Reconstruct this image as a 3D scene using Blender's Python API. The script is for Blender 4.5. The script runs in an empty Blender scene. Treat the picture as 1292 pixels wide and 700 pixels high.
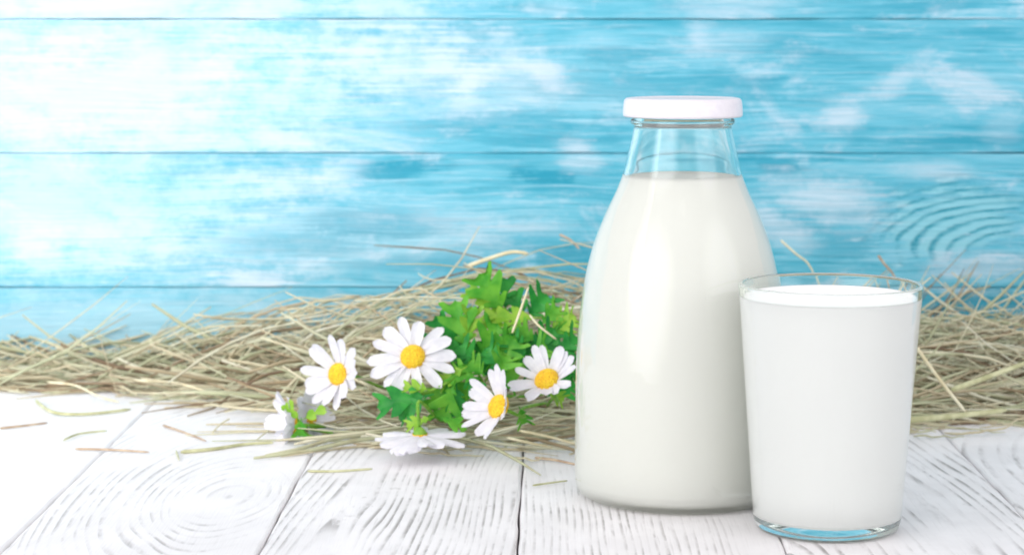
import bpy, bmesh, math, random
from mathutils import Vector, Matrix, noise as mnoise

scene = bpy.context.scene
COL = scene.collection
random.seed(11)

# ------------------------------------------------------------------ camera, world, lights, exposure
H = 0.253                         # camera height over the table top
F = 2700.0                        # focal length in photo pixels (photo is 1292 px wide)
U0, V0 = 690.0, 350.0             # principal point in photo pixels
TH = math.atan(326.0 / F)         # pitch down
CT, ST = math.cos(TH), math.sin(TH)

cam_d = bpy.data.cameras.new('camera')
cam = bpy.data.objects.new('camera', cam_d)
COL.objects.link(cam)
cam.location = (0, 0, H)
cam.rotation_euler = (math.pi / 2 - TH, 0, 0)
cam_d.sensor_width = 36.0
cam_d.lens = F / 1292.0 * 36.0
cam_d.shift_x = -(U0 - 646.0) / 1292.0
cam_d.clip_start = 0.01
cam_d.clip_end = 50
cam_d.dof.use_dof = True
cam_d.dof.focus_distance = 1.09
cam_d.dof.aperture_fstop = 13.0
scene.camera = cam

w = bpy.data.worlds.new('World')
scene.world = w
w.use_nodes = True
bg = w.node_tree.nodes['Background']
bg.inputs[0].default_value = (0.97, 0.96, 1.0, 1)
bg.inputs[1].default_value = 0.74

def area(name, loc, target, sx, sy, power, col=(1, 1, 1)):
    d = bpy.data.lights.new(name, 'AREA')
    d.shape = 'RECTANGLE'
    d.size, d.size_y = sx, sy
    d.energy = power
    d.color = col
    o = bpy.data.objects.new(name, d)
    COL.objects.link(o)
    o.location = loc
    o.rotation_euler = (Vector(target) - Vector(loc)).to_track_quat('-Z', 'Y').to_euler()
    return o

def soften(o, inner=0.22):
    # a softbox is brightest in its middle and fades towards its rim
    d = o.data
    d.use_nodes = True
    nt = d.node_tree
    em = nt.nodes['Emission']
    g = nt.nodes.new('ShaderNodeNewGeometry')
    mp = nt.nodes.new('ShaderNodeVectorMath'); mp.operation = 'DISTANCE'
    mp.inputs[1].default_value = (0.5, 0.5, 0.0)
    sp = nt.nodes.new('ShaderNodeSeparateXYZ'); cb = nt.nodes.new('ShaderNodeCombineXYZ')
    nt.links.new(g.outputs['Parametric'], sp.inputs[0])
    nt.links.new(sp.outputs[0], cb.inputs[0]); nt.links.new(sp.outputs[1], cb.inputs[1])
    nt.links.new(cb.outputs[0], mp.inputs[0])
    mr = nt.nodes.new('ShaderNodeMapRange'); mr.interpolation_type = 'SMOOTHSTEP'
    nt.links.new(mp.outputs['Value'], mr.inputs[0])
    for k, q in enumerate((inner, 0.5, 1.7, 0.0)): mr.inputs[k + 1].default_value = q
    nt.links.new(mr.outputs[0], em.inputs['Strength'])
soften(area('key_softbox', (-1.70, -0.80, 0.80), (0.0, 1.2, 0.10), 3.6, 3.0, 52.0, (1.0, 0.975, 0.965)))
wl_ = area('added_haze_lamp', (-0.82, 1.00, 0.52), (-0.46, 1.52, 0.22), 0.80, 0.70, 1.5, (1.0, 0.975, 0.95))  # added off-frame lamp, stands in for the white flare on the left wall
wl_.data.spread = math.radians(75)
soften(area('fill_softbox', (1.6, -0.2, 0.75), (0.1, 1.2, 0.1), 2.2, 2.2, 15.0, (1.0, 0.985, 0.99)))
area('top_softbox', (-0.3, 0.7, 1.6), (0.0, 1.2, 0.0), 1.6, 1.2, 3.0, (1, 0.975, 0.96))

vs = scene.view_settings
scene.display_settings.display_device = 'sRGB'
vs.view_transform = 'Standard'
vs.look = 'None'
vs.exposure = 0.21
vs.gamma = 1.0
vs.use_curve_mapping = False
cy = scene.cycles
cy.use_denoising = True
cy.filter_width = 1.8
cy.max_bounces = 32
cy.transmission_bounces = 24
cy.transparent_max_bounces = 12
cy.glossy_bounces = 16
cy.diffuse_bounces = 12
cy.caustics_refractive = True
cy.caustics_reflective = True
cy.blur_glossy = 0.5
cy.sample_clamp_indirect = 12.0

# ------------------------------------------------------------------ photo pixel -> place
def ray(u, v):
    a, b = (u - U0) / F, (V0 - v) / F
    return Vector((a, CT + ST * b, -ST + CT * b))
def on_table(u, v, z=0.0):
    d = ray(u, v)
    t = (z - H) / d.z
    return Vector((0, 0, H)) + d * t
def at(u, v, Y):
    d = ray(u, v)
    return Vector((0, 0, H)) + d * (Y / d.y)

# ------------------------------------------------------------------ object helpers
def link(name, data, parent=None):
    o = bpy.data.objects.new(name, data)
    COL.objects.link(o)
    if parent:
        o.parent = parent
    return o
def tag(o, label=None, cat=None, group=None, kind=None):
    if label: o['label'] = label
    if cat: o['category'] = cat
    if group: o['group'] = group
    if kind: o['kind'] = kind
    return o
def empty(name, loc=(0, 0, 0)):
    o = link(name, None)
    o.location = loc
    o.empty_display_size = 0.01
    return o
def mesh(name, verts, faces, mat, smooth=True):
    me = bpy.data.meshes.new(name)
    me.from_pydata([tuple(v) for v in verts], [], faces)
    if smooth:
        me.polygons.foreach_set('use_smooth', [True] * len(me.polygons))
    me.materials.append(mat)
    me.update()
    return me
def fix_normals(me):
    bm = bmesh.new(); bm.from_mesh(me)
    bmesh.ops.recalc_face_normals(bm, faces=bm.faces)
    bm.to_mesh(me); bm.free()
    return me

# ------------------------------------------------------------------ node maths helper
class X:
    """A value socket with arithmetic."""
    nt = None
    def __init__(s, sock): s.s = sock
    @staticmethod
    def op(kind, *a, clamp=False):
        n = X.nt.nodes.new('ShaderNodeMath'); n.operation = kind; n.use_clamp = clamp
        for i, q in enumerate(a):
            if isinstance(q, X): X.nt.links.new(q.s, n.inputs[i])
            else: n.inputs[i].default_value = q
        return X(n.outputs[0])
    def __add__(s, o): return X.op('ADD', s, o)
    __radd__ = __add__
    def __sub__(s, o): return X.op('SUBTRACT', s, o)
    def __rsub__(s, o): return X.op('SUBTRACT', o, s)
    def __mul__(s, o): return X.op('MULTIPLY', s, o)
    __rmul__ = __mul__
    def __truediv__(s, o): return X.op('DIVIDE', s, o)
    def pow(s, e): return X.op('POWER', s, e)
    def sqrt(s): return X.op('SQRT', s)
    def abs(s): return X.op('ABSOLUTE', s)
    def frac(s): return X.op('FRACT', s)
    def clamp(s): return X.op('ADD', s, 0.0, clamp=True)
    def max(s, o): return X.op('MAXIMUM', s, o)
    def min(s, o): return X.op('MINIMUM', s, o)
    def step(s, a, b, lo=0.0, hi=1.0):
        n = X.nt.nodes.new('ShaderNodeMapRange'); n.interpolation_type = 'SMOOTHSTEP'
        X.nt.links.new(s.s, n.inputs[0])
        for i, q in enumerate((a, b, lo, hi)): n.inputs[i + 1].default_value = q
        return X(n.outputs[0])
def vec(x, y, z=0.0):
    n = X.nt.nodes.new('ShaderNodeCombineXYZ')
    for i, q in enumerate((x, y, z)):
        if isinstance(q, X): X.nt.links.new(q.s, n.inputs[i])
        else: n.inputs[i].default_value = q
    return n.outputs[0]
def noise(v, scale=1.0, detail=2.0, rough=0.5, dist=0.0):
    n = X.nt.nodes.new('ShaderNodeTexNoise')
    X.nt.links.new(v, n.inputs['Vector'])
    n.inputs['Scale'].default_value = scale
    n.inputs['Detail'].default_value = detail
    n.inputs['Roughness'].default_value = rough
    n.inputs['Distortion'].default_value = dist
    return X(n.outputs[0])
def mixc(f, a, b):
    n = X.nt.nodes.new('ShaderNodeMix'); n.data_type = 'RGBA'
    if isinstance(f, X): X.nt.links.new(f.s, n.inputs[0])
    else: n.inputs[0].default_value = f
    for i, q in ((6, a), (7, b)):
        if isinstance(q, (tuple, list)): n.inputs[i].default_value = (*q, 1)
        else: X.nt.links.new(q, n.inputs[i])
    return n.outputs[2]
def position():
    g = X.nt.nodes.new('ShaderNodeNewGeometry')
    s = X.nt.nodes.new('ShaderNodeSeparateXYZ')
    X.nt.links.new(g.outputs['Position'], s.inputs[0])
    return X(s.outputs[0]), X(s.outputs[1]), X(s.outputs[2])
def obj_coord():
    g = X.nt.nodes.new('ShaderNodeTexCoord')
    s = X.nt.nodes.new('ShaderNodeSeparateXYZ')
    X.nt.links.new(g.outputs['Object'], s.inputs[0])
    return X(s.outputs[0]), X(s.outputs[1]), X(s.outputs[2])
def new_mat(name):
    m = bpy.data.materials.new(name)
    m.use_nodes = True
    X.nt = m.node_tree
    return m, m.node_tree.nodes['Principled BSDF']
def set_in(b, key, val):
    if isinstance(val, X): X.nt.links.new(val.s, b.inputs[key])
    elif hasattr(val, 'is_linked'): X.nt.links.new(val, b.inputs[key])
    else: b.inputs[key].default_value = val
def bump(b, h, dist=0.001, strength=1.0):
    n = X.nt.nodes.new('ShaderNodeBump')
    n.inputs['Distance'].default_value = dist
    n.inputs['Strength'].default_value = strength
    X.nt.links.new(h.s, n.inputs['Height'])
    X.nt.links.new(n.outputs[0], b.inputs['Normal'])

# ------------------------------------------------------------------ materials
def table_wood(seed, cx, cyy, k, freq, contrast, slant=0.0, wear=0.5):
    m, b = new_mat('whitewashed_wood')
    x, y, z = position()
    o = seed * 7.31
    w1 = noise(vec(x * 9.0 + o, y * 2.6, o), 1.0, 1.0) - 0.5
    w2 = noise(vec(x * 40.0 + o, y * 7.0, o + 3), 1.0, 1.0) - 0.5
    dx = (x - cx) + (y - cyy) * slant + w1 * 0.020 + w2 * 0.006
    dy = (y - cyy) * k + w1 * 0.016 + w2 * 0.006
    r = (dx * dx + dy * dy + 0.00002).sqrt()
    ph = r * freq + (noise(vec(r * 26.0 + o, 0.0, o), 1.0, 1.0) * 4.0)
    fr = ph.frac()
    line = fr.step(0.50, 0.86) * (1.0 - fr.step(0.90, 1.0))
    breakup = noise(vec(x * 75.0 + o, y * 24.0, o), 1.0, 4.0, 0.65).step(0.40, 0.62)
    area_m = noise(vec(x * 16.0 + o, y * 8.0, o + 9), 1.0, 3.0, 0.6).step(0.55 - wear * 0.35, 0.85 - wear * 0.35)
    fibre = noise(vec(x * 900.0 + o, y * 28.0, o), 1.0, 2.0, 0.6)
    fib_m = fibre.step(0.58, 0.75)
    dark = (line * (0.12 + 0.88 * breakup) * area_m * contrast + fib_m * (0.25 + 0.75 * area_m) * 0.30 * contrast).clamp()
    mott = noise(vec(x * 30.0 + o, y * 22.0, o + 5), 1.0, 4.0, 0.6)
    paint = mixc(mott.step(0.35, 0.7), (0.80, 0.78, 0.785), (0.87, 0.85, 0.855))
    spots = noise(vec(x * 120.0 + o, y * 70.0, o + 2), 1.0, 2.0, 0.5).step(0.70, 0.80) * area_m
    c = mixc(dark, paint, (0.27, 0.245, 0.235))
    c = mixc(spots * 0.35 * contrast, c, (0.30, 0.28, 0.27))
    set_in(b, 'Base Color', c)
    set_in(b, 'Roughness', 0.55)
    b.inputs['Specular IOR Level'].default_value = 0.35
    bump(b, mott * 0.25 - line * area_m * 0.7 * contrast * breakup - fibre * 0.30, 0.0008, 0.8)
    return m

WALL_Y = 1.52
def wall_paint(seed, blobs_pale, blobs_deep, knots, lightness=0.0, painted_haze=()):
    m, b = new_mat('turquoise_paint')
    x, y, z = position()
    o = seed * 5.7
    wv = noise(vec(x * 5.0 + o, z * 14.0, o), 1.0, 2.0) - 0.5
    zz = z + wv * 0.012
    broad = noise(vec(x * 7.0 + o, zz * 42.0, o), 1.0, 4.0, 0.62)
    streak = noise(vec(x * 11.0 + o, zz * 210.0, o + 4), 1.0, 4.0, 0.68)
    fine = noise(vec(x * 24.0 + o, zz * 900.0, o + 8), 1.0, 2.0, 0.6)
    grain = noise(vec(x * 9.0 + o, zz * 430.0 + wv * 3.0, o + 31), 1.0, 3.0, 0.6)
    t = broad * 0.50 + streak * 0.38 + fine * 0.14
    mott = noise(vec(x * 24.0 + o, z * 38.0, o + 1), 1.0, 5.0, 0.65)
    c = mixc(t.step(0.38, 0.58), (0.048, 0.35, 0.485), (0.135, 0.475, 0.615))
    c = mixc(t.step(0.52, 0.72) * 0.8, c, (0.34, 0.59, 0.71))
    c = mixc(fine.step(0.56, 0.70) * streak.step(0.40, 0.60) * 0.55, c, (0.45, 0.63, 0.73))
    c = mixc((1.0 - fine.step(0.30, 0.44)) * 0.25, c, (0.035, 0.30, 0.42))
    c = mixc((1.0 - grain.step(0.34, 0.46)) * 0.38, c, (0.030, 0.31, 0.43))
    c = mixc(grain.step(0.56, 0.68) * 0.34, c, (0.42, 0.62, 0.73))
    grit = noise(vec(x * 60.0 + o, z * 95.0, o + 21), 1.0, 6.0, 0.72)
    scuff = noise(vec(x * 13.0 + o, z * 24.0, o + 13), 1.0, 7.0, 0.68, 0.5)
    c = mixc((scuff + (grit - 0.5) * 0.25).step(0.50 - lightness * 0.05, 0.68) * (0.10 + 0.45 * streak + 0.35 * fine.step(0.4, 0.6)), c, (0.56, 0.66, 0.755))
    h = streak * 0.5 + fine * 0.5 + grain * 0.8
    wob = noise(vec(x * 24.0 + o, z * 34.0, 3.0), 1.0, 7.0, 0.68)
    def blob(u, v, ru, rv, rot=0.0):
        p = at(u, v, WALL_Y); s = WALL_Y / F
        ddx, ddz = x - p.x, z - p.z
        ca, sa = math.cos(rot), math.sin(rot)
        a = (ddx * ca + ddz * sa) / (ru * s)
        e = (ddz * ca - ddx * sa) / (rv * s)
        return (a * a + e * e).sqrt() + (wob - 0.5) * 1.7 + (streak - 0.5) * 1.5 + (fine - 0.5) * 1.2 + (grit - 0.5) * 1.4
    for (u, v, ru, rv, st) in painted_haze:            # white haze over the left boards, painted in as paler colour
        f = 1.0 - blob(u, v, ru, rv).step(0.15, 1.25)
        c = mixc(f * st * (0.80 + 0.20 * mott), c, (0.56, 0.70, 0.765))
    for (u, v, ru, rv, rot, st) in blobs_deep:
        f = 1.0 - blob(u, v, ru, rv, rot).step(0.45, 1.15)
        c = mixc(f * st, c, (0.012, 0.28, 0.41))
    for (u, v, ru, rv, k, R, rot, st) in knots:
        f = 1.0 - blob(u, v, ru, rv, rot).step(0.55, 1.1)
        p = at(u + R * ru, v + 0.85 * rv, WALL_Y); s = WALL_Y / F
        ax, az = (x - p.x) * k, z - p.z
        r = (ax * ax + az * az).sqrt() + wv * 0.006
        fr = (r * 185.0 + mott * 1.3 + wv * 2.0).frac()
        ln = fr.step(0.40, 0.75) * (1.0 - fr.step(0.82, 1.0)) * (0.35 + 0.65 * streak.step(0.35, 0.6))
        c = mixc(f * st, c, mixc(ln, (0.24, 0.56, 0.66), (0.012, 0.26, 0.36)))
        h = h - ln * f * 0.5
    for (u, v, ru, rv, rot, st) in blobs_pale:
        f = 1.0 - blob(u, v, ru * 1.2, rv * 1.2, rot).step(0.10, 1.15)
        c = mixc(f * st * 0.95 * (0.30 + 0.45 * mott + 0.45 * grain.step(0.36, 0.58)), c, (0.58, 0.68, 0.77))
    set_in(b, 'Base Color', c)
    set_in(b, 'Roughness', 0.6)
    b.inputs['Specular IOR Level'].default_value = 0.3
    bump(b, h, 0.0008, 0.8)
    return m

def simple(name, col, rough=0.5, **kw):
    m, b = new_mat(name)
    set_in(b, 'Base Color', (*col, 1)); set_in(b, 'Roughness', rough)
    for k, v in kw.items(): b.inputs[k.replace('_', ' ')].default_value = v
    return m

M_back = simple('dark_backing', (0.16, 0.14, 0.13), 0.9)
M_wback = simple('wall_backing', (0.03, 0.24, 0.32), 0.9)

def glass_mat():
    m, b = new_mat('clear_glass')
    nt = m.node_tree
    nt.nodes.remove(b)
    g = nt.nodes.new('ShaderNodeBsdfGlass')
    g.inputs['IOR'].default_value = 1.47
    g.inputs['Roughness'].default_value = 0.0
    g.inputs['Color'].default_value = (0.985, 1.0, 0.991, 1)
    nt.links.new(g.outputs[0], nt.nodes['Material Output'].inputs['Surface'])
    return m
M_glass = glass_mat()

def milk_mat(name, col):
    m, b = new_mat(name)
    set_in(b, 'Base Color', (*col, 1))
    set_in(b, 'Roughness', 0.35)
    b.inputs['Subsurface Weight'].default_value = 0.0
    b.inputs['Subsurface Radius'].default_value = (1.0, 0.8, 0.6)
    b.inputs['Subsurface Scale'].default_value = 0.004
    b.inputs['Specular IOR Level'].default_value = 0.0
    return m
M_milk = milk_mat('milk', (0.98, 0.97, 0.925))
M_milk2 = milk_mat('fresh_milk', (0.98, 0.977, 0.968))

def lid_mat():
    m, b = new_mat('white_lid_lacquer')
    x, y, z = obj_coord()
    n = noise(vec(x * 300.0, y * 300.0, z * 300.0), 1.0, 3.0)
    set_in(b, 'Base Color', mixc(n.step(0.3, 0.7), (0.72, 0.69, 0.745), (0.76, 0.735, 0.78)))
    set_in(b, 'Roughness', 0.32)
    bump(b, n, 0.0002, 0.3)
    return m
M_lid = lid_mat()

def hay_mat(name='dry_hay'):
    m, b = new_mat(name)
    nt = m.node_tree
    g = nt.nodes.new('ShaderNodeNewGeometry')
    r = X(g.outputs['Random Per Island'])
    x, y, z = position()
    rp = nt.nodes.new('ShaderNodeValToRGB')
    cr = rp.color_ramp
    cols = [(0.0, (0.20, 0.125, 0.075)), (0.10, (0.48, 0.38, 0.24)), (0.28, (0.66, 0.59, 0.40)),
            (0.50, (0.78, 0.74, 0.54)), (0.68, (0.50, 0.52, 0.32)), (0.84, (0.62, 0.63, 0.43)), (1.0, (0.84, 0.81, 0.66))]
    while len(cr.elements) < len(cols): cr.elements.new(0.5)
    for e, (p, c) in zip(cr.elements, cols):
        e.position = p; e.color = (*c, 1)
    nt.links.new(r.s, rp.inputs[0])
    n = noise(vec(x * 90.0, y * 90.0, z * 90.0), 1.0, 3.0)
    c = mixc(n.step(0.45, 0.75) * 0.45, rp.outputs[0], (0.40, 0.30, 0.16))
    set_in(b, 'Base Color', c)
    set_in(b, 'Roughness', 0.55)
    tr = nt.nodes.new('ShaderNodeBsdfTranslucent')
    nt.links.new(c, tr.inputs[0])
    mx = nt.nodes.new('ShaderNodeMixShader'); mx.inputs[0].default_value = 0.15
    nt.links.new(b.outputs[0], mx.inputs[1]); nt.links.new(tr.outputs[0], mx.inputs[2])
    nt.links.new(mx.outputs[0], nt.nodes['Material Output'].inputs['Surface'])
    return m
M_hay = hay_mat()

def stalk_mat(name, col, col2):
    m, b = new_mat(name)
    x, y, z = position()
    n = noise(vec(x * 120.0, y * 120.0, z * 120.0), 1.0, 3.0)
    set_in(b, 'Base Color', mixc(n.step(0.35, 0.7), col, col2))
    set_in(b, 'Roughness', 0.5)
    return m
M_pale = stalk_mat('pale_straw', (0.66, 0.58, 0.36), (0.80, 0.75, 0.55))
M_green_st = stalk_mat('greenish_straw', (0.42, 0.42, 0.22), (0.62, 0.62, 0.38))
M_brown = stalk_mat('brown_straw', (0.38, 0.26, 0.17), (0.58, 0.45, 0.31))

def thin_mat(name, col, col2, trans, rough=0.5, scale=60.0):
    m, b = new_mat(name)
    nt = m.node_tree
    x, y, z = obj_coord()
    n = noise(vec(x * scale, y * scale, z * scale), 1.0, 3.0)
    c = mixc(n.step(0.3, 0.7), col, col2)
    set_in(b, 'Base Color', c); set_in(b, 'Roughness', rough)
    b.inputs['Specular IOR Level'].default_value = 0.3
    tr = nt.nodes.new('ShaderNodeBsdfTranslucent')
    nt.links.new(c, tr.inputs[0])
    mx = nt.nodes.new('ShaderNodeMixShader'); mx.inputs[0].default_value = trans
    nt.links.new(b.outputs[0], mx.inputs[1]); nt.links.new(tr.outputs[0], mx.inputs[2])
    nt.links.new(mx.outputs[0], nt.nodes['Material Output'].inputs['Surface'])
    return m
def petal_grooves(m):
    X.nt = m.node_tree
    b = m.node_tree.nodes['Principled BSDF']
    x, y, z = obj_coord()
    bump(b, noise(vec(x * 40.0, y * 900.0, 0.0), 1.0, 2.0), 0.0006, 0.8)
M_petal = thin_mat('white_petal', (0.76, 0.75, 0.81), (0.84, 0.83, 0.87), 0.25, 0.55, 200)
petal_grooves(M_petal)
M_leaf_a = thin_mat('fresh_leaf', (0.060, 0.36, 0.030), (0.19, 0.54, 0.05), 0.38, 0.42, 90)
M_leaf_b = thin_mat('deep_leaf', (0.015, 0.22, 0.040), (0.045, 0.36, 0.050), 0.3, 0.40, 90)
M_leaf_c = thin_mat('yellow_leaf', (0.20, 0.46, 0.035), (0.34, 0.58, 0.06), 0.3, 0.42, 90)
M_stem = thin_mat('green_stem', (0.14, 0.38, 0.035), (0.28, 0.52, 0.07), 0.15, 0.45, 200)

def disc_mat():
    m, b = new_mat('yellow_florets')
    x, y, z = obj_coord()
    v = X.nt.nodes.new('ShaderNodeTexVoronoi')
    X.nt.links.new(vec(x * 900.0, y * 900.0, z * 900.0), v.inputs['Vector'])
    v.inputs['Scale'].default_value = 1.0
    d = X(v.outputs['Distance'])
    n = noise(vec(x * 160.0, y * 160.0, z * 160.0), 1.0, 2.0)
    c = mixc(n.step(0.35, 0.7), (0.86, 0.50, 0.008), (0.88, 0.62, 0.02))
    c = mixc(d.step(0.45, 0.9) * 0.6, c, (0.66, 0.26, 0.004))
    set_in(b, 'Base Color', c); set_in(b, 'Roughness', 0.6)
    bump(b, 1.0 - d, 0.0008, 0.9)
    return m
M_disc = disc_mat()

# ------------------------------------------------------------------ planks
def plank_mesh(name, axis, a0, a1, b0, b1, top, thick, mat, bev=0.0012, jit=0.0004, seed=0, n=56):
    """A board running along `axis` ('x' or 'y') from a0..a1, from b0..b1 across; its face at `top`
    looks up for 'y' boards (z) and towards -y for 'x' boards. Ragged, eased edges."""
    prof = lambda l, r, e: [(l, -thick), (l, -e), (l + e * 0.35, -e * 0.35), (l + e, 0.0),
                            (r - e, 0.0), (r - e * 0.35, -e * 0.35), (r, -e), (r, -thick)]
    vs_, fs = [], []
    for i in range(n + 1):
        t = a0 + (a1 - a0) * i / n
        jl = mnoise.noise((t * 22, seed * 3.1, 0.0)) * jit + mnoise.noise((t * 90, seed * 3.1, 4.0)) * jit * 0.5
        jr = mnoise.noise((t * 22, seed * 3.1, 9.0)) * jit + mnoise.noise((t * 90, seed * 3.1, 6.0)) * jit * 0.5
        e = bev * (1 + 0.5 * mnoise.noise((t * 35, seed * 2.0, 2.0)))
        for (p, q) in prof(b0 + jl, b1 + jr, e):
            vs_.append((p, t, top + q) if axis == 'y' else (t, top - q, p))
    for i in range(n):
        for j in range(8):
            k = (j + 1) % 8
            fs.append((i * 8 + j, i * 8 + k, (i + 1) * 8 + k, (i + 1) * 8 + j))
    fs.append(tuple(range(8))); fs.append(tuple(n * 8 + j for j in range(8)))
    c = Vector(((b0 + b1) / 2, (a0 + a1) / 2, top)) if axis == 'y' else Vector(((a0 + a1) / 2, top, (b0 + b1) / 2))
    me = mesh(name, [Vector(v) - c for v in vs_], fs, mat, smooth=False)
    return fix_normals(me), c

def box_mesh(name, lo, hi, mat):
    (x0, y0, z0), (x1, y1, z1) = lo, hi
    v = [(x0, y0, z0), (x1, y0, z0), (x1, y1, z0), (x0, y1, z0), (x0, y0, z1), (x1, y0, z1), (x1, y1, z1), (x0, y1, z1)]
    f = [(0, 3, 2, 1), (4, 5, 6, 7), (0, 1, 5, 4), (1, 2, 6, 5), (2, 3, 7, 6), (3, 0, 4, 7)]
    return mesh(name, v, f, mat, smooth=False)

table = tag(empty('plank_table', (0, 1.1, 0)), 'whitewashed table top of weathered boards running away from the viewer', 'table')
def S(s): return s * H * 1.0
seams = [-2.52, -2.03, -1.535, -1.035, -0.545, -0.056, 0.455, 0.967, 1.46, 1.95, 2.44]
K = lambda u, v: on_table(u, v)
spec = {  # board index -> grain centre (pixels), stretch, rings per metre, contrast, slant, wear
    0: (K(-400, 560), 0.10, 150, 0.25, 0.0, 0.2),
    1: (K(-300, 560), 0.10, 150, 0.25, 0.0, 0.2),
    2: (K(-120, 640), 0.12, 140, 0.22, 0.0, 0.15),
    3: (K(300, 622), 0.36, 170, 0.60, 0.0, 0.55),
    4: (K(250, 900), 0.03, 225, 0.82, -0.07, 0.60),
    5: (K(600, 640), 0.05, 240, 0.82, 0.0, 0.60),
    6: (K(985, 735), 0.24, 130, 0.92, 0.0, 0.70),
    7: (K(1500, 600), 0.50, 120, 0.60, 0.0, 0.50),
    8: (K(1700, 600), 0.20, 150, 0.50, 0.0, 0.50),
    9: (K(1900, 600), 0.20, 150, 0.50, 0.0, 0.50),
}
for i in range(len(seams) - 1):
    p, k, fq, ct, sl, we = spec[i]
    m = table_wood(i + 1, p.x, p.y, k, fq, ct, sl, we)
    g = 0.0005
    dz = (0.0, 0.0003, -0.0003)[i % 3]
    me, c = plank_mesh('plank', 'y', 0.55, WALL_Y - 0.003, S(seams[i]) + g, S(seams[i + 1]) - g, dz, 0.018, m, 0.0016, 0.0007, i)
    o = link('plank', me, table)
    o.location = c - table.location
sb = link('support_board', box_mesh('support_board', (-0.66, -0.53, -0.034), (0.64, 0.41, -0.020), M_back), table)

wall = tag(empty('plank_wall', (0, WALL_Y, 0)), 'turquoise wall of horizontal boards with scuffed worn paint', 'wall')
zs = [at(690, v, WALL_Y).z for v in (531, 362.5, 193.5, 24.5, -144.5)]
zs = [zs[0] - (zs[1] - zs[0])] + zs
pale = {
    1: [(300, 540, 60, 20, 0, .3)],
    2: [(310, 362, 52, 24, 0.1, .85), (48, 418, 42, 16, -.15, .8), (45, 312, 40, 30, 0, .7), (1232, 338, 72, 20, 0.05, .85),
        (1045, 255, 78, 34, -.25, .75), (985, 290, 60, 22, -.5, .6), (370, 232, 70, 16, -.1, .5), (735, 205, 30, 14, 0, .6),
        (560, 275, 90, 12, 0, .4), (1180, 215, 60, 12, 0, .45), (430, 215, 40, 14, .3, .6), (660, 290, 80, 10, 0, .45), (160, 300, 90, 30, .0, .5)],
    3: [(480, 60, 200, 40, 0, .35),
        (280, 85, 28, 42, -.2, .7), (240, 120, 60, 36, 0, .5), (85, 70, 70, 26, .1, .6), (560, 82, 52, 30, -.4, .85), (592, 100, 26, 20, 0, .7),
        (690, 92, 34, 16, -.5, .8), (648, 84, 60, 16, .2, .45), (375, 78, 18, 26, 0, .6), (450, 72, 34, 20, 0, .6), (1062, 148, 34, 20, .45, .85),
        (1128, 106, 44, 15, .5, .65), (730, 188, 26, 12, 0, .7), (350, 172, 60, 14, -.2, .6), (905, 55, 70, 20, 0, .35), (1262, 165, 24, 30, .2, .25),
        (150, 150, 120, 30, 0, .45), (880, 40, 22, 30, .2, .5), (470, 30, 120, 10, 0, .5)],
    4: [(120, 8, 160, 16, 0, .6), (420, 10, 120, 12, 0, .5), (930, 6, 90, 16, 0, .5), (700, 12, 40, 12, 0, .4)],
}
deep = {
    1: [(500, 420, 160, 30, 0, .5), (1240, 385, 90, 24, 0, .6)],
    2: [(690, 224, 55, 12, 0, .9), (500, 214, 66, 16, .05, .8), (990, 212, 36, 8, 0, .8), (740, 330, 90, 30, 0, .55), (480, 280, 110, 20, 0, .5),
        (1060, 312, 60, 26, 0, .5), (1200, 268, 110, 46, .2, .75), (380, 305, 110, 20, 0, .35), (560, 335, 120, 14, 0, .4), (960, 202, 110, 7, 0, .7)],
    3: [(780, 72, 60, 12, 0, .5), (640, 155, 160, 20, 0, .45), (860, 110, 200, 26, 0, .4), (700, 180, 120, 8, 0, .5), (1180, 180, 120, 12, 0, .35), (1000, 60, 60, 12, 0, .3)],
    4: [(1180, 8, 110, 14, 0, .4)],
}
board_hazes = {1: [(150, 420, 420, 90, .5)], 2: [(40, 260, 430, 120, .72), (420, 300, 260, 60, .3)], 3: [(110, 110, 470, 140, .86), (560, 90, 220, 60, .35)], 4: [(130, 0, 470, 80, .75)]}  # hazy glow painted into the left part of each board
knots = {2: [(1195, 280, 95, 50, 0.42, 1.05, 0.20, .95)]}
for i in range(5):
    m = wall_paint(i + 2, pale.get(i, []), deep.get(i, []), knots.get(i, []), 0.3 if i == 3 else 0.0, board_hazes.get(i, ()))
    g = 0.00022
    me, c = plank_mesh('plank', 'x', -1.1, 1.0, zs[i] + g, zs[i + 1] - g, WALL_Y + (0, 0.0003, -0.0002, 0.0003, 0)[i], 0.015, m, 0.0006, 0.00045, i + 40, 160)
    o = link('plank', me, wall)
    o.location = c - wall.location
link('backing_board', box_mesh('backing_board', (-1.1, 0.017, -0.10), (1.0, 0.030, zs[-1]), M_wback), wall)

# ------------------------------------------------------------------ lathe
def lathe(name, prof, mat, seg=128):
    """prof: list of (r, z); r == 0 only at either end."""
    vs_, fs, rows = [], [], []
    for (r, z) in prof:
        if r < 1e-7:
            rows.append([len(vs_)]); vs_.append((0, 0, z))
        else:
            rows.append(list(range(len(vs_), len(vs_) + seg)))
            for k in range(seg):
                a = 2 * math.pi * k / seg
                vs_.append((r * math.cos(a), r * math.sin(a), z))
    for A, B in zip(rows, rows[1:]):
        for k in range(seg):
            k2 = (k + 1) % seg
            if len(A) == 1 and len(B) == 1: continue
            if len(A) == 1: fs.append((A[0], B[k2], B[k]))
            elif len(B) == 1: fs.append((A[k], A[k2], B[0]))
            else: fs.append((A[k], A[k2], B[k2], B[k]))
    return fix_normals(mesh(name, vs_, fs, mat))
def support(prof, d=0.0005):
    # extra rings close to both ends of long straight runs keep their shading flat
    out = []
    for a, b in zip(prof, prof[1:]):
        a, b = Vector(a), Vector(b)
        out.append(tuple(a))
        L = (b - a).length
        if L > 0.004:
            u = (b - a) / L
            out += [tuple(a + u * d), tuple(b - u * d)]
    out.append(tuple(prof[-1]))
    return out
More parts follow.
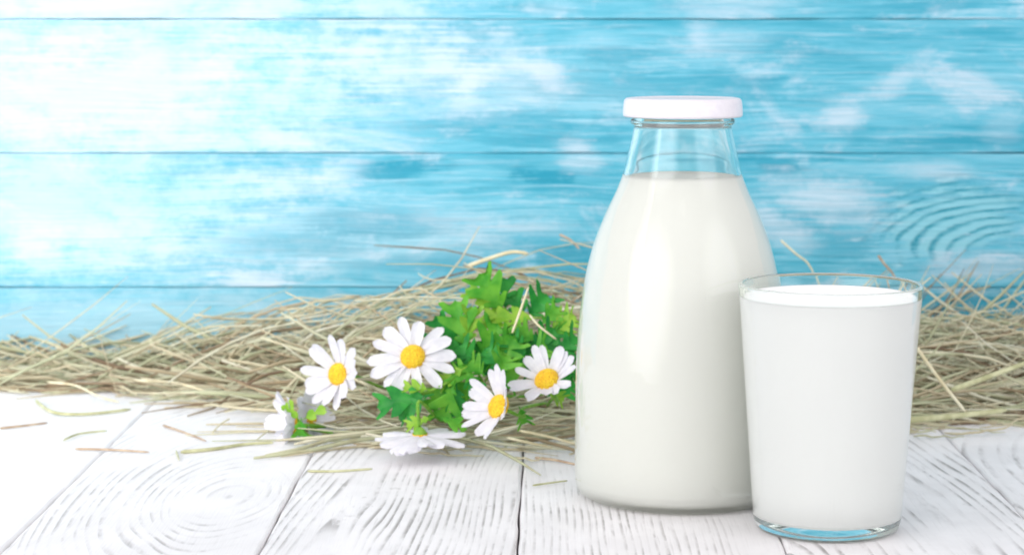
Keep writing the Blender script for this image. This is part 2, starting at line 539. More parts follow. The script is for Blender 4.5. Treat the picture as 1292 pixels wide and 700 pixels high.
def catmull(pts, n=6):
    out = []
    for i in range(len(pts) - 1):
        p0 = Vector(pts[max(i - 1, 0)]); p1 = Vector(pts[i]); p2 = Vector(pts[i + 1]); p3 = Vector(pts[min(i + 2, len(pts) - 1)])
        for j in range(n):
            t = j / n
            out.append(0.5 * ((2 * p1) + (p2 - p0) * t + (2 * p0 - 5 * p1 + 4 * p2 - p3) * t * t + (3 * p1 - p0 - 3 * p2 + p3) * t ** 3))
    out.append(Vector(pts[-1]))
    return out

# ------------------------------------------------------------------ milk bottle
bp = on_table(857.8, 622)
BX, BY = bp.x, bp.y
def zr(v, hw, Y):
    p = at(857.8, v, Y)
    D = Y * CT + (H - p.z) * ST
    return ((hw + 2.0) / F * D, p.z)
sil = [(217, 72.3), (240, 80.8), (271, 95.3), (300, 106.8), (320, 112.8), (340, 117.7), (360, 121.3), (400, 126.3), (450, 129.8), (520, 131), (585, 131)]
out_pts = [zr(v, h, BY) for v, h in sil][::-1]
R0 = out_pts[0][0]
neck = [zr(v, h, BY) for v, h in ((200, 68.5), (180, 63.5), (160, 59.5))]
zl = at(857.8, 147.3, BY).z
zt = at(857.8, 123.5, BY).z
rlid = zr(136, 73.5, BY)[0]
bottle = tag(empty('milk_bottle', (BX, BY, 0)), 'tall glass milk bottle with white lid standing behind the tumbler', 'bottle')
outer = [(0, 0.0016), (R0 * 0.55, 0.0014), (R0 * 0.78, 0.0008), (R0 * 0.84, 0.0), (R0 * 0.90, 0.0004), (R0 * 0.95, 0.0022), (R0 * 0.985, 0.0052), (R0 * 0.998, 0.010)]
outer += [tuple(p) for p in catmull(out_pts + neck, 5)]
rn, zn = neck[-1]
outer += [(rn + 0.0003, zn + 0.001), (rn + 0.0016, zn + 0.0018), (rn + 0.0019, zn + 0.0028), (rn + 0.0017, zn + 0.0040), (rn - 0.0002, zn + 0.0046), (rn - 0.0004, zn + 0.0120)]
wl = 0.0022
body_c = [tuple(p) for p in catmull(out_pts + neck, 5)]
inner = [(rn - 0.0006, zn + 0.0124), (rn - wl, zn + 0.0120)]
inner += [(r - wl, z) for (r, z) in body_c[::-1] if z > 0.012]
inner += [(R0 - wl - 0.0008, 0.0095), (R0 * 0.93, 0.0060), (R0 * 0.85, 0.0048), (R0 * 0.5, 0.0050), (0, 0.0054)]
link('glass_body', lathe('glass_body', support(outer + inner, 0.0004), M_glass), bottle)
zm = at(857.8, 221.5, BY).z
ov = 0.0004
mp = [(0, 0.0050), (R0 * 0.5, 0.0046), (R0 * 0.85, 0.0044), (R0 * 0.93 + ov * .7, 0.0056), (R0 - wl - 0.0008 + ov, 0.0094)]
mp += [(r - wl + ov, z) for (r, z) in body_c if 0.012 < z < zm - 0.0008]
rm = mp[-1][0]
mp += [(rm - 0.0004, zm + 0.0004), (rm - 0.0009, zm + 0.0001), (rm - 0.0020, zm - 0.0004), (rm - 0.004, zm - 0.0006), (0, zm - 0.0006)]
link('milk', lathe('milk', mp, M_milk), bottle)
hl = zt - zl
lp = [(0, zl + 0.0092), (rlid * 0.80, zl + 0.0092), (rlid * 0.90, zl + 0.004), (rlid - 0.0016, zl + 0.0002), (rlid - 0.0008, zl), (rlid - 0.0001, zl + 0.0006), (rlid, zl + 0.0016),
      (rlid - 0.0002, zl + hl * 0.5), (rlid - 0.0004, zl + hl * 0.72), (rlid - 0.0007, zl + hl * 0.88), (rlid - 0.0016, zl + hl * 0.97), (rlid - 0.0030, zl + hl),
      (rlid - 0.0052, zl + hl * 0.985), (rlid - 0.0070, zl + hl * 0.92), (rlid * 0.5, zl + hl * 0.92), (0, zl + hl * 0.92)]
link('lid', lathe('lid', lp, M_lid), bottle)

# ------------------------------------------------------------------ tumbler of milk
gp = on_table(1041, 665)
GX, GY = on_table(1043, 665).x, gp.y
rb = zr(650, 90.5, GY)[0]
rt, ztop = zr(357, 113.5, GY)
glass = tag(empty('milk_glass', (GX, GY, 0)), 'straight drinking glass of milk standing in front of the bottle', 'glass')
def lin(a, b, n): return [(a[0] + (b[0] - a[0]) * i / n, a[1] + (b[1] - a[1]) * i / n) for i in range(n + 1)]
gw = 0.0020
go = [(0, 0.0010), (rb * 0.70, 0.0008), (rb * 0.80, 0.0002), (rb * 0.88, 0.0), (rb * 0.945, 0.0007), (rb * 0.98, 0.0024), (rb, 0.0055)]
go += lin((rb + 0.0003, 0.0085), (rt, ztop - 0.0012), 14)
go += [(rt - 0.0002, ztop - 0.0005), (rt - 0.0007, ztop - 0.0001), (rt - 0.0011, ztop), (rt - 0.0015, ztop - 0.0001), (rt - 0.0019, ztop - 0.0006)]
gi = lin((rt - gw, ztop - 0.0014), (rb + 0.0006 - gw, 0.0130), 14) + [(rb - gw - 0.0012, 0.0090), (rb * 0.90, 0.0073), (rb * 0.80, 0.0068), (rb * 0.4, 0.0070), (0, 0.0073)]
link('tumbler', lathe('tumbler', support(go + gi), M_glass), glass)
zg = at(1044, 374, GY).z
def gin(z): return rb + 0.0006 - gw + (rt - gw - (rb + 0.0006 - gw)) * (z - 0.0130) / (ztop - 0.0014 - 0.0130)
gm = [(0, 0.0069), (rb * 0.4, 0.0066), (rb * 0.80, 0.0064), (rb * 0.90 + .0003, 0.0069), (rb - gw - 0.0012 + ov, 0.0088)]
gm += lin((gin(0.013) + ov, 0.013), (gin(zg - 0.0006) + ov, zg - 0.0006), 12)
re = gm[-1][0]
gm += [(re - 0.0004, zg + 0.0005), (re - 0.0010, zg + 0.0001), (re - 0.0022, zg - 0.0004), (re - 0.005, zg - 0.0006), (0, zg - 0.0006)]
link('milk', lathe('milk', gm, M_milk2), glass)

# ------------------------------------------------------------------ tubes, strands
def strand(vs_, fs, pts, rad, flat=0.55, sides=4, taper=0.6):
    n = len(pts); b = len(vs_)
    for i, p in enumerate(pts):
        t = (pts[min(i + 1, n - 1)] - pts[max(i - 1, 0)])
        if t.length < 1e-9: t = Vector((1, 0, 0))
        t.normalize()
        s = t.cross(Vector((0, 0.25, 1)));
        if s.length < 1e-4: s = Vector((0, 1, 0))
        s.normalize(); q = s.cross(t)
        f = i / (n - 1)
        r = rad * (1 - (1 - taper) * f) * (0.5 if i in (0, n - 1) else 1)
        for k in range(sides):
            a = 2 * math.pi * k / sides + 0.4
            vs_.append(p + s * (r * flat * math.cos(a)) + q * (r * math.sin(a)))
    for i in range(n - 1):
        for k in range(sides):
            k2 = (k + 1) % sides
            fs.append((b + i * sides + k, b + i * sides + k2, b + (i + 1) * sides + k2, b + (i + 1) * sides + k))
    fs.append(tuple(b + k for k in range(sides))[::-1])
    fs.append(tuple(b + (n - 1) * sides + k for k in range(sides)))

def interp(tab, x):
    if x <= tab[0][0]: return tab[0][1]
    for (x0, y0), (x1, y1) in zip(tab, tab[1:]):
        if x <= x1: return y0 + (y1 - y0) * (x - x0) / (x1 - x0)
    return tab[-1][1]
# the heap: height and front edge along x (metres)
def hx(u, Y=1.42): return (u - U0) / F * Y
TOPV = [(-300, 462), (0, 466), (90, 456), (180, 432), (300, 410), (380, 385), (450, 372), (540, 352), (620, 340), (700, 345), (860, 360), (960, 398), (1100, 412), (1170, 398), (1240, 404), (1300, 410), (1500, 420)]
FRV = [(-300, 488), (0, 493), (90, 491), (200, 494), (300, 500), (380, 520), (440, 548), (520, 566), (600, 570), (700, 566), (860, 556), (1000, 546), (1160, 540), (1300, 528), (1500, 520)]
HT = [(hx(u), at(u, v, 1.44).z) for u, v in TOPV]
FT = [(hx(u), on_table(u, v).y) for u, v in FRV]
rnd = random.Random(5)
hv, hf = [], []
def add_strand(x, y, z, L, yaw, pitch, bend, bend2, rad, fl=0.5, kk=0.5):
    n = 9
    pts = []
    d = Vector((math.cos(yaw) * math.cos(pitch), math.sin(yaw) * math.cos(pitch), math.sin(pitch)))
    side = Vector((-math.sin(yaw), math.cos(yaw), 0)); up = d.cross(side)
    if up.z < 0: up = -up
    kink = rnd.random() < 0.16
    kp, ka = rnd.uniform(0.3, 0.7), rnd.uniform(-kk, kk)
    for i in range(n):
        t = i / (n - 1) - 0.5
        p = Vector((x, y, z)) + d * (t * L) - up * (bend * t * t * L) + side * (bend2 * t * t * L)
        if kink and t + 0.5 > kp: p += up * (ka * (t + 0.5 - kp) * L)
        p += Vector((0, mnoise.noise((x * 50 + t * 4, y * 50, z * 60)), mnoise.noise((x * 50 + t * 4, y * 50 + 9, z * 60)))) * 0.003
        p.z = max(p.z, rad * 0.7 + 0.0008)
        p.y = min(p.y, WALL_Y - 0.0025)
        pts.append(p)
    strand(hv, hf, pts, rad, fl, 4, rnd.uniform(0.4, 1.0))
def reach(x): return 0.22 if x < -0.22 else 0.32 if x < -0.12 else 0.50 if x < 0.1 else 0.62
for i in range(3500):           # the dense body
    x = rnd.uniform(-0.56, 0.52)
    hm = max(0.010, interp(HT, x)); yf = interp(FT, x); yb = WALL_Y - 0.006
    t = rnd.random() ** 0.8
    y = yf + (yb - yf) * t
    prof = min(1.0, (t / 0.55)) ** 0.8
    hloc = 0.005 + (hm * reach(x) - 0.005) * prof
    z = 0.001 + hloc * rnd.random() ** 0.9
    L = rnd.uniform(0.05, 0.21)
    if x < -0.2 and i % 3 == 0: continue
    if 1.19 < y < 1.30 and -0.022 < x - 0.0 < 0.03 and z < 0.05 and i % 5: continue
    yaw = rnd.gauss(0, 0.30) + (0.10 if x > 0.1 else 0.0)
    pitch = rnd.gauss(0, 0.13) * (0.3 + 0.7 * prof)
    if x > 0.12: pitch = rnd.gauss(0.05, 0.30) * (0.3 + 0.7 * prof)
    add_strand(x, y, z, L, yaw, pitch, rnd.gauss(0.1, 0.35), rnd.gauss(0, 0.4), rnd.choice((0.0006, 0.0007, 0.0008, 0.0010, 0.0012, 0.0016)), rnd.uniform(0.2, 0.6))
for i in range(720):            # the loose top: long arching stems with the wall showing between them
    x = rnd.uniform(-0.48, 0.46)
    hm = max(0.012, interp(HT, x)); yf = interp(FT, x)
    if x < -0.20 and rnd.random() < 0.45: continue
    y = rnd.uniform(max(yf + 0.04, 1.35), WALL_Y - 0.03)
    z = hm * (reach(x) - 0.1 + (1.10 - reach(x)) * rnd.random() ** 1.4)
    slope = (interp(HT, x + 0.04) - interp(HT, x - 0.04)) / 0.08
    add_strand(x, y, z, rnd.uniform(0.07, 0.24), rnd.gauss(0, 0.40), math.atan(slope) * 0.8 + max(-0.4, min(0.4, rnd.gauss(0, 0.20))), rnd.gauss(0.75, 0.5), rnd.gauss(0, 0.5), rnd.choice((0.0005, 0.0007, 0.0009, 0.0012)), 0.45, 0.25)
for i in range(26):             # a few bent tips
    x = rnd.uniform(-0.40, 0.40)
    hm = max(0.014, interp(HT, x))
    add_strand(x, rnd.uniform(1.40, WALL_Y - 0.02), hm * rnd.uniform(0.7, 0.95), rnd.uniform(0.03, 0.07), rnd.gauss(0, 0.6), rnd.gauss(0, 0.7), rnd.gauss(0.4, 0.9), rnd.gauss(0, 0.5), rnd.choice((0.0006, 0.0008)), 0.5)
for i in range(110):             # crumbs and short bits along the front
    x = rnd.uniform(-0.40, 0.40)
    yf = interp(FT, x)
    add_strand(x, yf - abs(rnd.gauss(0, 0.016)) + 0.008, 0.0015, rnd.uniform(0.012, 0.06), rnd.gauss(0, 0.45), 0, 0, rnd.gauss(0, 0.4), rnd.choice((0.0005, 0.0007, 0.0009)), 0.5)
hay = link('hay', mesh('hay', hv, hf, M_hay))
tag(hay, 'long low heap of dry hay lying along the foot of the turquoise wall', 'hay', kind='stuff')

# loose stalks one can pick out
def stalk(pts3, rad, mat, label, flat=0.6):
    c = pts3[0].copy()
    pts = catmull([tuple(p - c) for p in pts3], 6)
    v, f = [], []
    strand(v, f, pts, rad, flat, 6, 0.7)
    o = link('hay_stalk', mesh('hay_stalk', v, f, mat))
    o.location = c
    tag(o, label, 'straw', 'single stalks lying loose of the heap')
    return o
T = lambda u, v, h=0.0012: on_table(u, v, h)
stalk([T(0, 540), T(28, 537), T(60, 533)], 0.0009, M_brown, 'short reddish brown straw on the white board at the far left edge')
stalk([T(45, 505), T(68, 520, .002), T(110, 522), T(165, 516)], 0.0013, M_green_st, 'greenish bent straw left of the board seam, in front of the heap')
stalk([T(80, 555), T(100, 547), T(135, 543)], 0.0008, M_green_st, 'small greenish straw just left of the long board seam')
stalk([T(95, 566), T(140, 567), T(188, 570)], 0.0008, M_brown, 'thin rusty straw lying across the left board seam')
stalk([T(228, 570), T(270, 566), T(310, 560), T(345, 558, .002)], 0.0012, M_green_st, 'long flat green straw below the side-facing daisy with a green calyx')
stalk([T(205, 536), T(232, 545), T(260, 556)], 0.0008, M_brown, 'thin greyish straw slanting on the board near the left seam')
stalk([T(268, 546), T(278, 535, .003), T(290, 528, .004)], 0.0008, M_pale, 'tiny bent straw standing left of the side-facing daisy')
stalk([T(222, 568), T(226, 580)], 0.0008, M_green_st, 'tiny stub of straw below the green flat straw')
stalk([T(388, 594), T(425, 594), T(470, 591)], 0.0008, M_green_st, 'straw piece alone on the white boards nearest the viewer')
stalk([T(675, 577), T(700, 580), T(728, 586)], 0.0009, M_brown, 'dark red straw beside the foot of the bottle')
stalk([T(672, 612), T(700, 608), T(716, 606)], 0.0006, M_green_st, 'faint short straw right of the middle seam')
stalk([at(165, 480, 1.41), at(215, 482, 1.40), at(255, 492, 1.39), T(290, 507)], 0.0010, M_pale, 'pale straw drooping from the heap onto the boards left of the daisies')
stalk([at(60, 482, 1.43), at(95, 486, 1.42), at(125, 500, 1.40), T(150, 507)], 0.0008, M_pale, 'curved pale straw at the left end of the heap touching the board')
stalk([at(1155, 436, 1.28), at(1185, 478, 1.265), at(1218, 519, 1.26)], 0.0013, M_pale, 'bright straight straw slanting down just right of the drinking glass')
stalk([at(1200, 492, 1.30), at(1250, 474, 1.30), at(1310, 452, 1.31)], 0.0019, M_green_st, 'broad green blade rising to the right edge of the picture')
stalk([at(1140, 530, 1.27), at(1200, 525, 1.28), at(1270, 517, 1.29)], 0.0022, M_green_st, 'wide flat green blade at the foot of the heap right of the glass')
stalk([at(646, 420, 1.25), at(655, 396, 1.25), at(667, 362, 1.255)], 0.0009, M_pale, 'pale straw standing upright across the green leaves')
stalk([at(668, 397, 1.26), at(680, 411, 1.25), at(702, 428, 1.25)], 0.0008, M_pale, 'pale curved straw over the dark leaves beside the bottle')
stalk([at(590, 336, 1.44), at(612, 328, 1.44), at(645, 318, 1.44), at(666, 320, 1.44)], 0.0016, M_pale, 'dry seed blade arching above the topmost green leaf')
stalk([at(706, 296, 1.45), at(720, 303, 1.45), at(731, 314, 1.45)], 0.0009, M_brown, 'dark stalk tip sticking up beside the shoulder of the bottle')
stalk([at(1108, 322, 1.46), at(1116, 333, 1.46), at(1128, 348, 1.46), at(1140, 380, 1.46)], 0.0010, M_brown, 'dark stalk tip rising behind the rim of the glass')
stalk([at(985, 303, 1.46), at(1004, 320, 1.46), at(1022, 336, 1.46), at(1040, 380, 1.46)], 0.0008, M_pale, 'pale forked stalk rising between bottle and glass against the wall')
stalk([at(640, 552, 1.24), at(672, 559, 1.235), T(700, 565, .002)], 0.0009, M_pale, 'pale straw below the daisy nearest the bottle, close to the boards')
stalk([at(655, 543, 1.25), at(690, 550, 1.24), at(727, 560, 1.235)], 0.0010, M_pale, 'cream straw running to the bottle under the two right daisies')

# ------------------------------------------------------------------ leaves
def leaf_mesh(L, W, lobes, bend, fold, mat, seed):
    # a deeply lobed, toothed leaf along +X from the origin, face up +Z
    r = random.Random(seed)
    nu, nv = 44, 3
    amp = [r.uniform(0.65, 1.1) for _ in range(lobes + 2)]
    ph = r.uniform(-.1, .1)
    vs_, fs = [], []
    for i in range(nu + 1):
        t = i / nu
        env = (math.sin(math.pi * min(1, (t * 0.92 + 0.02)) ** 1.25)) ** 0.75
        q = t * lobes + ph
        lob = abs(math.sin(math.pi * q)) ** 0.85
        tooth = 0.16 * abs(math.sin(math.pi * q * 2.5 + 0.6))
        wdt = W * (0.09 + env * (0.14 + 0.86 * lob + tooth * lob) * amp[int(max(q, 0)) % len(amp)])
        if t > 0.90: wdt *= max(0.05, (1 - t) / 0.10)
        if t < 0.20: wdt = W * (0.05 + 0.10 * t)
        for j in range(-nv, nv + 1):
            u = j / nv
            sw = abs(u) ** 1.5 * wdt * 0.72 * (1 if t < 0.9 else 0.2)
            z = abs(u) * wdt * fold - bend * L * t * t + 0.07 * W * math.sin(9 * t + u * 3 + seed) * abs(u) - (0.035 * W if j == 0 else 0)
            vs_.append((t * L + sw, u * wdt, z))
    m = 2 * nv + 1
    for i in range(nu):
        for j in range(m - 1):
            fs.append((i * m + j, (i + 1) * m + j, (i + 1) * m + j + 1, i * m + j + 1))
    return mesh('leaf', vs_, fs, mat)
def frame(xa, zn):
    xa = xa.normalized()
    zn = (zn - xa * zn.dot(xa)).normalized()
    ya = zn.cross(xa)
    return Matrix((xa, ya, zn)).transposed().to_4x4()
lr = random.Random(21)
def put_leaf(root, bu, bv, tu, tv, Y, W, mat, lobes=3, tilt=None, dY=0.0, bend=None):
    b, t = at(bu, bv, Y), at(tu, tv, Y + dY)
    zn = Vector(tilt) if tilt else Vector((lr.uniform(-.5, .5), -0.75, lr.uniform(0.3, 0.9)))
    L = (t - b).length
    me = leaf_mesh(L * 1.0, W * 0.00047, lobes, lr.uniform(0.0, 0.22) if bend is None else bend, lr.uniform(0.05, 0.4), mat, lr.randint(0, 9999))
    o = link('leaf', me, root)
    M = frame(t - b, zn); M.translation = b
    o.matrix_local = Matrix.Translation(-Vector(root.location)) @ M
    return o
def put_stem(root, pts, rad, mat=None):
    c = Vector(root.location)
    v, f = [], []
    strand(v, f, catmull([tuple(p - c) for p in pts], 6), rad, 1.0, 7, 0.7)
    return link('stem', mesh('stem', v, f, mat or M_stem), root)
A_, B_, C_ = M_leaf_a, M_leaf_b, M_leaf_c
def sprig(loc, label, leaves, stems):
    root = tag(empty('leaf_sprig', loc), label, 'leaves', 'leafy green sprigs among the daisies')
    for l in leaves: put_leaf(root, *l)
    for s in stems: put_stem(root, *s)
    return root
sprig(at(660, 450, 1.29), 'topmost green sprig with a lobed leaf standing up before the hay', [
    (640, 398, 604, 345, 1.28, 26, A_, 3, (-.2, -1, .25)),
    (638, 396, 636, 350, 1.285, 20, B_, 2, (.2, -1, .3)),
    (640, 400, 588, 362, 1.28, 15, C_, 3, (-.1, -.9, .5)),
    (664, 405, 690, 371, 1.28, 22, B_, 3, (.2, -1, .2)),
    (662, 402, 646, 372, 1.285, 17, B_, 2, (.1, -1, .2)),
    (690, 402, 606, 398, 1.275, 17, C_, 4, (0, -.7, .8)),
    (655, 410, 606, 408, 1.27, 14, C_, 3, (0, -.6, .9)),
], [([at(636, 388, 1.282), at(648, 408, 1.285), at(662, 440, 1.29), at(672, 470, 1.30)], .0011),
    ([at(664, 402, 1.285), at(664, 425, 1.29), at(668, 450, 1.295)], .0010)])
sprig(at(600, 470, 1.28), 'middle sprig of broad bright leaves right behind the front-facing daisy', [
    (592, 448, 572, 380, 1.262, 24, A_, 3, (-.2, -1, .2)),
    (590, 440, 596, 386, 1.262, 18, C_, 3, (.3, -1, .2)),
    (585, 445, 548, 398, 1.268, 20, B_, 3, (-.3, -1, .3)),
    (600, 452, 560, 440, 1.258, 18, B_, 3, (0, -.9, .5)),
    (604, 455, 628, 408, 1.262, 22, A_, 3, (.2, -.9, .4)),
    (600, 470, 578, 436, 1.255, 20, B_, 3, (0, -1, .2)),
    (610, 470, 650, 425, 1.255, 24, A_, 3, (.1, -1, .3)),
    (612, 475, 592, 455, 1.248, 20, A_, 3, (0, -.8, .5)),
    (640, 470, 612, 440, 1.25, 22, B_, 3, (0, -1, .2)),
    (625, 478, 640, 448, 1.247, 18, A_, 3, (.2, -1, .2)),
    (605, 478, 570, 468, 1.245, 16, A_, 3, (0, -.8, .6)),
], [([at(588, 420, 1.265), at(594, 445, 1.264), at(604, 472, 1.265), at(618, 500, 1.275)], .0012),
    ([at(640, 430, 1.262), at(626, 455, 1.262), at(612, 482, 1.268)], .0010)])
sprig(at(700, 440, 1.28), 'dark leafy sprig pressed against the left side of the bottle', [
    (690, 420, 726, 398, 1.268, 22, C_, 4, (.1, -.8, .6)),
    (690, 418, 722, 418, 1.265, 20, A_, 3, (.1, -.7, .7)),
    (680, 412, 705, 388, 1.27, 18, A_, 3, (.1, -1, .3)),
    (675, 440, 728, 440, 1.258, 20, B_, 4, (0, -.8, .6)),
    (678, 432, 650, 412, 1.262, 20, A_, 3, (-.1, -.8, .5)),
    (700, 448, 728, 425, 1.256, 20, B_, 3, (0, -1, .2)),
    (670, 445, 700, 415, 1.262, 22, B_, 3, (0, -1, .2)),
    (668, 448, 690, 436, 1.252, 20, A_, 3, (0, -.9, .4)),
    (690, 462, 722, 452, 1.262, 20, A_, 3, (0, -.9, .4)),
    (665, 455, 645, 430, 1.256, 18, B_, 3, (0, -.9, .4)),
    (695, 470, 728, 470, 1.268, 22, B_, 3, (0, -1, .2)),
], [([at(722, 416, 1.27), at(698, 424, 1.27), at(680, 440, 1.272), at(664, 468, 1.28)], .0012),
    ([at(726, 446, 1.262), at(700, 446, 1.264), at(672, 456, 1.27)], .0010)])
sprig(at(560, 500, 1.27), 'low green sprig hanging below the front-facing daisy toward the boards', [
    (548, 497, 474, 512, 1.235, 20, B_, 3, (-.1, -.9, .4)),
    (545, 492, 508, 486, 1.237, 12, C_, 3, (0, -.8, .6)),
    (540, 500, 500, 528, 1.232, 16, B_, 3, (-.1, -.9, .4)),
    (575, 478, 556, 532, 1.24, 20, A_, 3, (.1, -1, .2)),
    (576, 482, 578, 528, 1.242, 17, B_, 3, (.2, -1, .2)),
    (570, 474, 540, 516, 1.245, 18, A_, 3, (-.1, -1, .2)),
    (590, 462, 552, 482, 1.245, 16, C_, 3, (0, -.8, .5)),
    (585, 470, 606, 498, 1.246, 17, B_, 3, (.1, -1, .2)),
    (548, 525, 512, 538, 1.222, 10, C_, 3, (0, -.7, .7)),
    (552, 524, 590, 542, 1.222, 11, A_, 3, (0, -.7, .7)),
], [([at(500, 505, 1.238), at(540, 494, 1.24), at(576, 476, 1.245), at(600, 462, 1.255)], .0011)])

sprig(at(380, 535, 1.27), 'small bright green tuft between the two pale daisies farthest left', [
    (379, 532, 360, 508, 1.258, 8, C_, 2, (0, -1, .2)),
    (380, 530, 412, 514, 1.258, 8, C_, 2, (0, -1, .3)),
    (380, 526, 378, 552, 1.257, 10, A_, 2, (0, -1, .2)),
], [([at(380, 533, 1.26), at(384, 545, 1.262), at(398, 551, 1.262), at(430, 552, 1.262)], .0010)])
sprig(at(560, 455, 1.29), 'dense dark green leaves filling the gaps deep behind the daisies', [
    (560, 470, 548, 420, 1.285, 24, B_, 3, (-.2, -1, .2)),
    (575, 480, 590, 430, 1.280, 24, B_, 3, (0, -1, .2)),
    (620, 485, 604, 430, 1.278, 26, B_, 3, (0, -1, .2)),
    (640, 480, 662, 425, 1.275, 26, B_, 3, (.2, -1, .2)),
    (660, 480, 690, 440, 1.272, 24, B_, 3, (.2, -1, .2)),
    (690, 500, 724, 486, 1.262, 18, B_, 3, (.1, -1, .3)),
    (600, 490, 560, 500, 1.265, 22, B_, 3, (0, -1, .2)),
    (650, 500, 640, 460, 1.262, 22, A_, 3, (0, -1, .2)),
    (560, 478, 596, 500, 1.255, 20, A_, 3, (0, -1, .3)),
    (690, 492, 712, 505, 1.240, 12, C_, 3, (0, -.9, .4)),
    (655, 512, 662, 535, 1.225, 12, A_, 3, (.3, -.9, .3)),
], [([at(566, 470, 1.288), at(600, 492, 1.285), at(650, 500, 1.28), at(690, 496, 1.275)], .0012)])

# ------------------------------------------------------------------ daisies
def petal_mesh(L, W, cup, curl, seed):
    r = random.Random(seed)
    nu, nv = 10, 2
    vs_, fs = [], []
    notch = r.uniform(0.02, 0.07)
    tw = r.uniform(-.25, .25)
    for i in range(nu + 1):
        t = i / nu
        wdt = W * 0.5 * (0.38 + 0.62 * math.sin(math.pi * (0.12 + 0.60 * t)) ** 1.0) * (1 if t < 0.8 else math.sqrt(max(0.0, 1 - ((t - 0.8) / 0.2) ** 2)) * 0.72 + 0.28)
        for j in range(-nv, nv + 1):
            s = j / nv
            x = t * L - (notch * L * (1 - abs(abs(s) - 0.5) * 2) * -0.5 if t > 0.95 else 0)
            y = s * wdt
            z = math.sin(cup * 1.0) * x + curl * L * t * t + s * s * W * 0.12 + tw * y * t - 0.02 * W * math.cos(s * 9)
            vs_.append((x * math.cos(cup), y, z))
    m = 2 * nv + 1
    for i in range(nu):
        for j in range(m - 1):
            fs.append((i * m + j, (i + 1) * m + j, (i + 1) * m + j + 1, i * m + j + 1))
    return mesh('petal', vs_, fs, M_petal)
def dome(name, r, h, mat, bumps=0.0):
    vs_, fs = [(0, 0, h)], []
    rings, seg = 8, 28
    for i in range(1, rings + 1):
        a = (math.pi / 2) * i / rings
        for k in range(seg):
            b = 2 * math.pi * (k + 0.5 * (i % 2)) / seg
            rr = r * math.sin(a) ** 0.9
            z = h * math.cos(a) - (0.0012 if i == rings else 0)
            j = bumps * mnoise.noise((math.cos(b) * 4 * math.sin(a), math.sin(b) * 4 * math.sin(a), h * 900))
            vs_.append((rr * math.cos(b), rr * math.sin(b), z + j))
    for k in range(seg): fs.append((0, 1 + k, 1 + (k + 1) % seg))
    for i in range(rings - 1):
        for k in range(seg):
            k2 = (k + 1) % seg
            fs.append((1 + i * seg + k, 1 + (i + 1) * seg + k, 1 + (i + 1) * seg + k2, 1 + i * seg + k2))
    return mesh(name, vs_, fs, mat)
def calyx_mesh(r):
    prof = [(0.0009, -0.0052), (0.0016, -0.0046), (r * 0.62, -0.0034), (r * 0.95, -0.0014), (r * 1.02, 0.0002), (r * 0.9, 0.0004)]
    return lathe('calyx', prof, M_stem, 24)
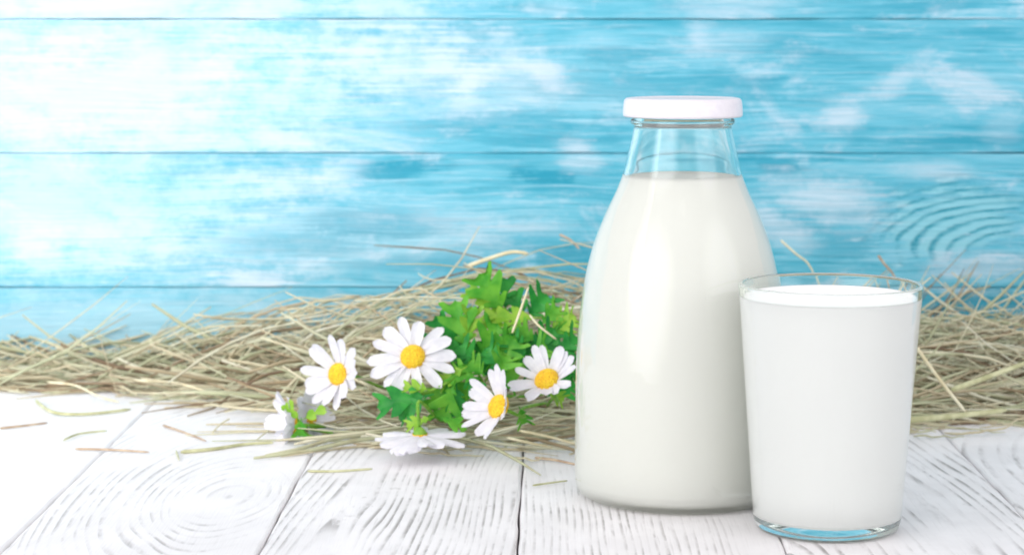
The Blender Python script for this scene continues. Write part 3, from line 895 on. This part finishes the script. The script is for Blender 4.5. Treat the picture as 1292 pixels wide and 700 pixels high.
def daisy(label, u, v, Y, axis, rad_px, disc_px, n, cup, curl, spin, stem_to, angs=None, lens=None, wid=0.285):
    c = at(u, v, Y)
    s = Y / F
    R, rd = rad_px * s, disc_px * s
    root = tag(empty('daisy', c), label, 'flower', 'white daisies lying among the hay')
    a = Vector(axis).normalized()
    root.rotation_mode = 'QUATERNION'
    q = a.to_track_quat('Z', 'Y')
    root.rotation_quaternion = q
    rr = random.Random(int(u * 31 + v))
    L = R - rd * 0.72
    angs = angs or [360.0 * k / n + rr.uniform(-7, 7) for k in range(n)]
    for k, dg in enumerate(angs):
        ang = math.radians(dg + spin)
        ln = L * rr.uniform(0.84, 1.07) * (lens[k] if lens else 1)
        me = petal_mesh(ln, R * wid * rr.uniform(0.78, 1.16), math.radians(cup + rr.uniform(-7, 7)), curl + rr.uniform(-.08, .06), rr.randint(0, 99999))
        p = link('petal', me, root)
        zoff = -0.0006 + 0.0005 * (k % 2)
        p.matrix_local = Matrix.Rotation(ang, 4, 'Z') @ Matrix.Translation((rd * 0.72, 0, zoff)) @ Matrix.Rotation(rr.uniform(-.18, .18), 4, 'X')
    d = link('flower_centre', dome('flower_centre', rd, rd * 0.62, M_disc, 0.0005), root)
    link('calyx', calyx_mesh(rd * 0.95), root)
    M = Matrix.Translation(c) @ q.to_matrix().to_4x4()
    Mi = M.inverted()
    p0 = c - a * 0.0048
    p1 = c - a * 0.020
    pts = [Mi @ p0, Mi @ p1] + [Mi @ p for p in stem_to]
    v_, f_ = [], []
    strand(v_, f_, catmull([tuple(p) for p in pts], 6), 0.0011, 1.0, 7, 0.8)
    link('stem', mesh('stem', v_, f_, M_stem), root)
    return root
daisy('daisy turned left with one big petal standing up, leftmost with a visible yellow centre', 427, 472, 1.270, (-.52, -.80, .22), 51, 15, 15, 27, 0.05, 5,
      [at(490, 490, 1.31), at(560, 490, 1.31)])
daisy('fully open daisy facing the viewer, its whole yellow centre in view', 521, 450, 1.250, (-.10, -.84, .54), 58, 16.5, 14, 8, -.10, 3,
      [at(560, 470, 1.30), at(610, 480, 1.31)], angs=[0, 24, 48, 82, 108, 134, 160, 184, 206, 226, 246, 282, 312, 338], lens=[1, 1.05, .9, .85, 1, .9, 1.08, 1, 1.05, 1, 1, .8, .95, 1], wid=0.275)
daisy('half shaded daisy nearest the bottle, tilted upward with an oval centre', 690, 479, 1.222, (-.30, -.62, .72), 49, 16.5, 15, 26, 0.05, 8,
      [at(700, 500, 1.26), at(690, 512, 1.29)])
daisy('shaded daisy low in the middle, facing left with an orange centre seen obliquely', 629, 513, 1.205, (-.72, -.58, .40), 54, 16.5, 14, 32, 0.08, 10,
      [at(660, 515, 1.25), at(690, 508, 1.28)])
daisy('pale daisy seen from the side with bright green calyx, farthest left by the boards', 370, 535, 1.275, (-.93, -.30, .12), 50, 12, 13, 30, 0.02, 4,
      [at(388, 540, 1.285), at(420, 546, 1.275)], wid=0.40)
daisy('small white daisy turned right behind the bright green calyx', 392, 528, 1.290, (.75, -.45, .35), 38, 9, 12, 18, 0.0, 12,
      [at(385, 540, 1.30), at(420, 540, 1.30)], wid=0.42)
daisy('daisy fallen face down on the boards at the front, petals drooping', 530, 549, 1.215, (.02, .04, -1), 62, 10, 14, 4, 0.05, 0,
      [at(556, 530, 1.25), at(580, 525, 1.27)], wid=0.42)
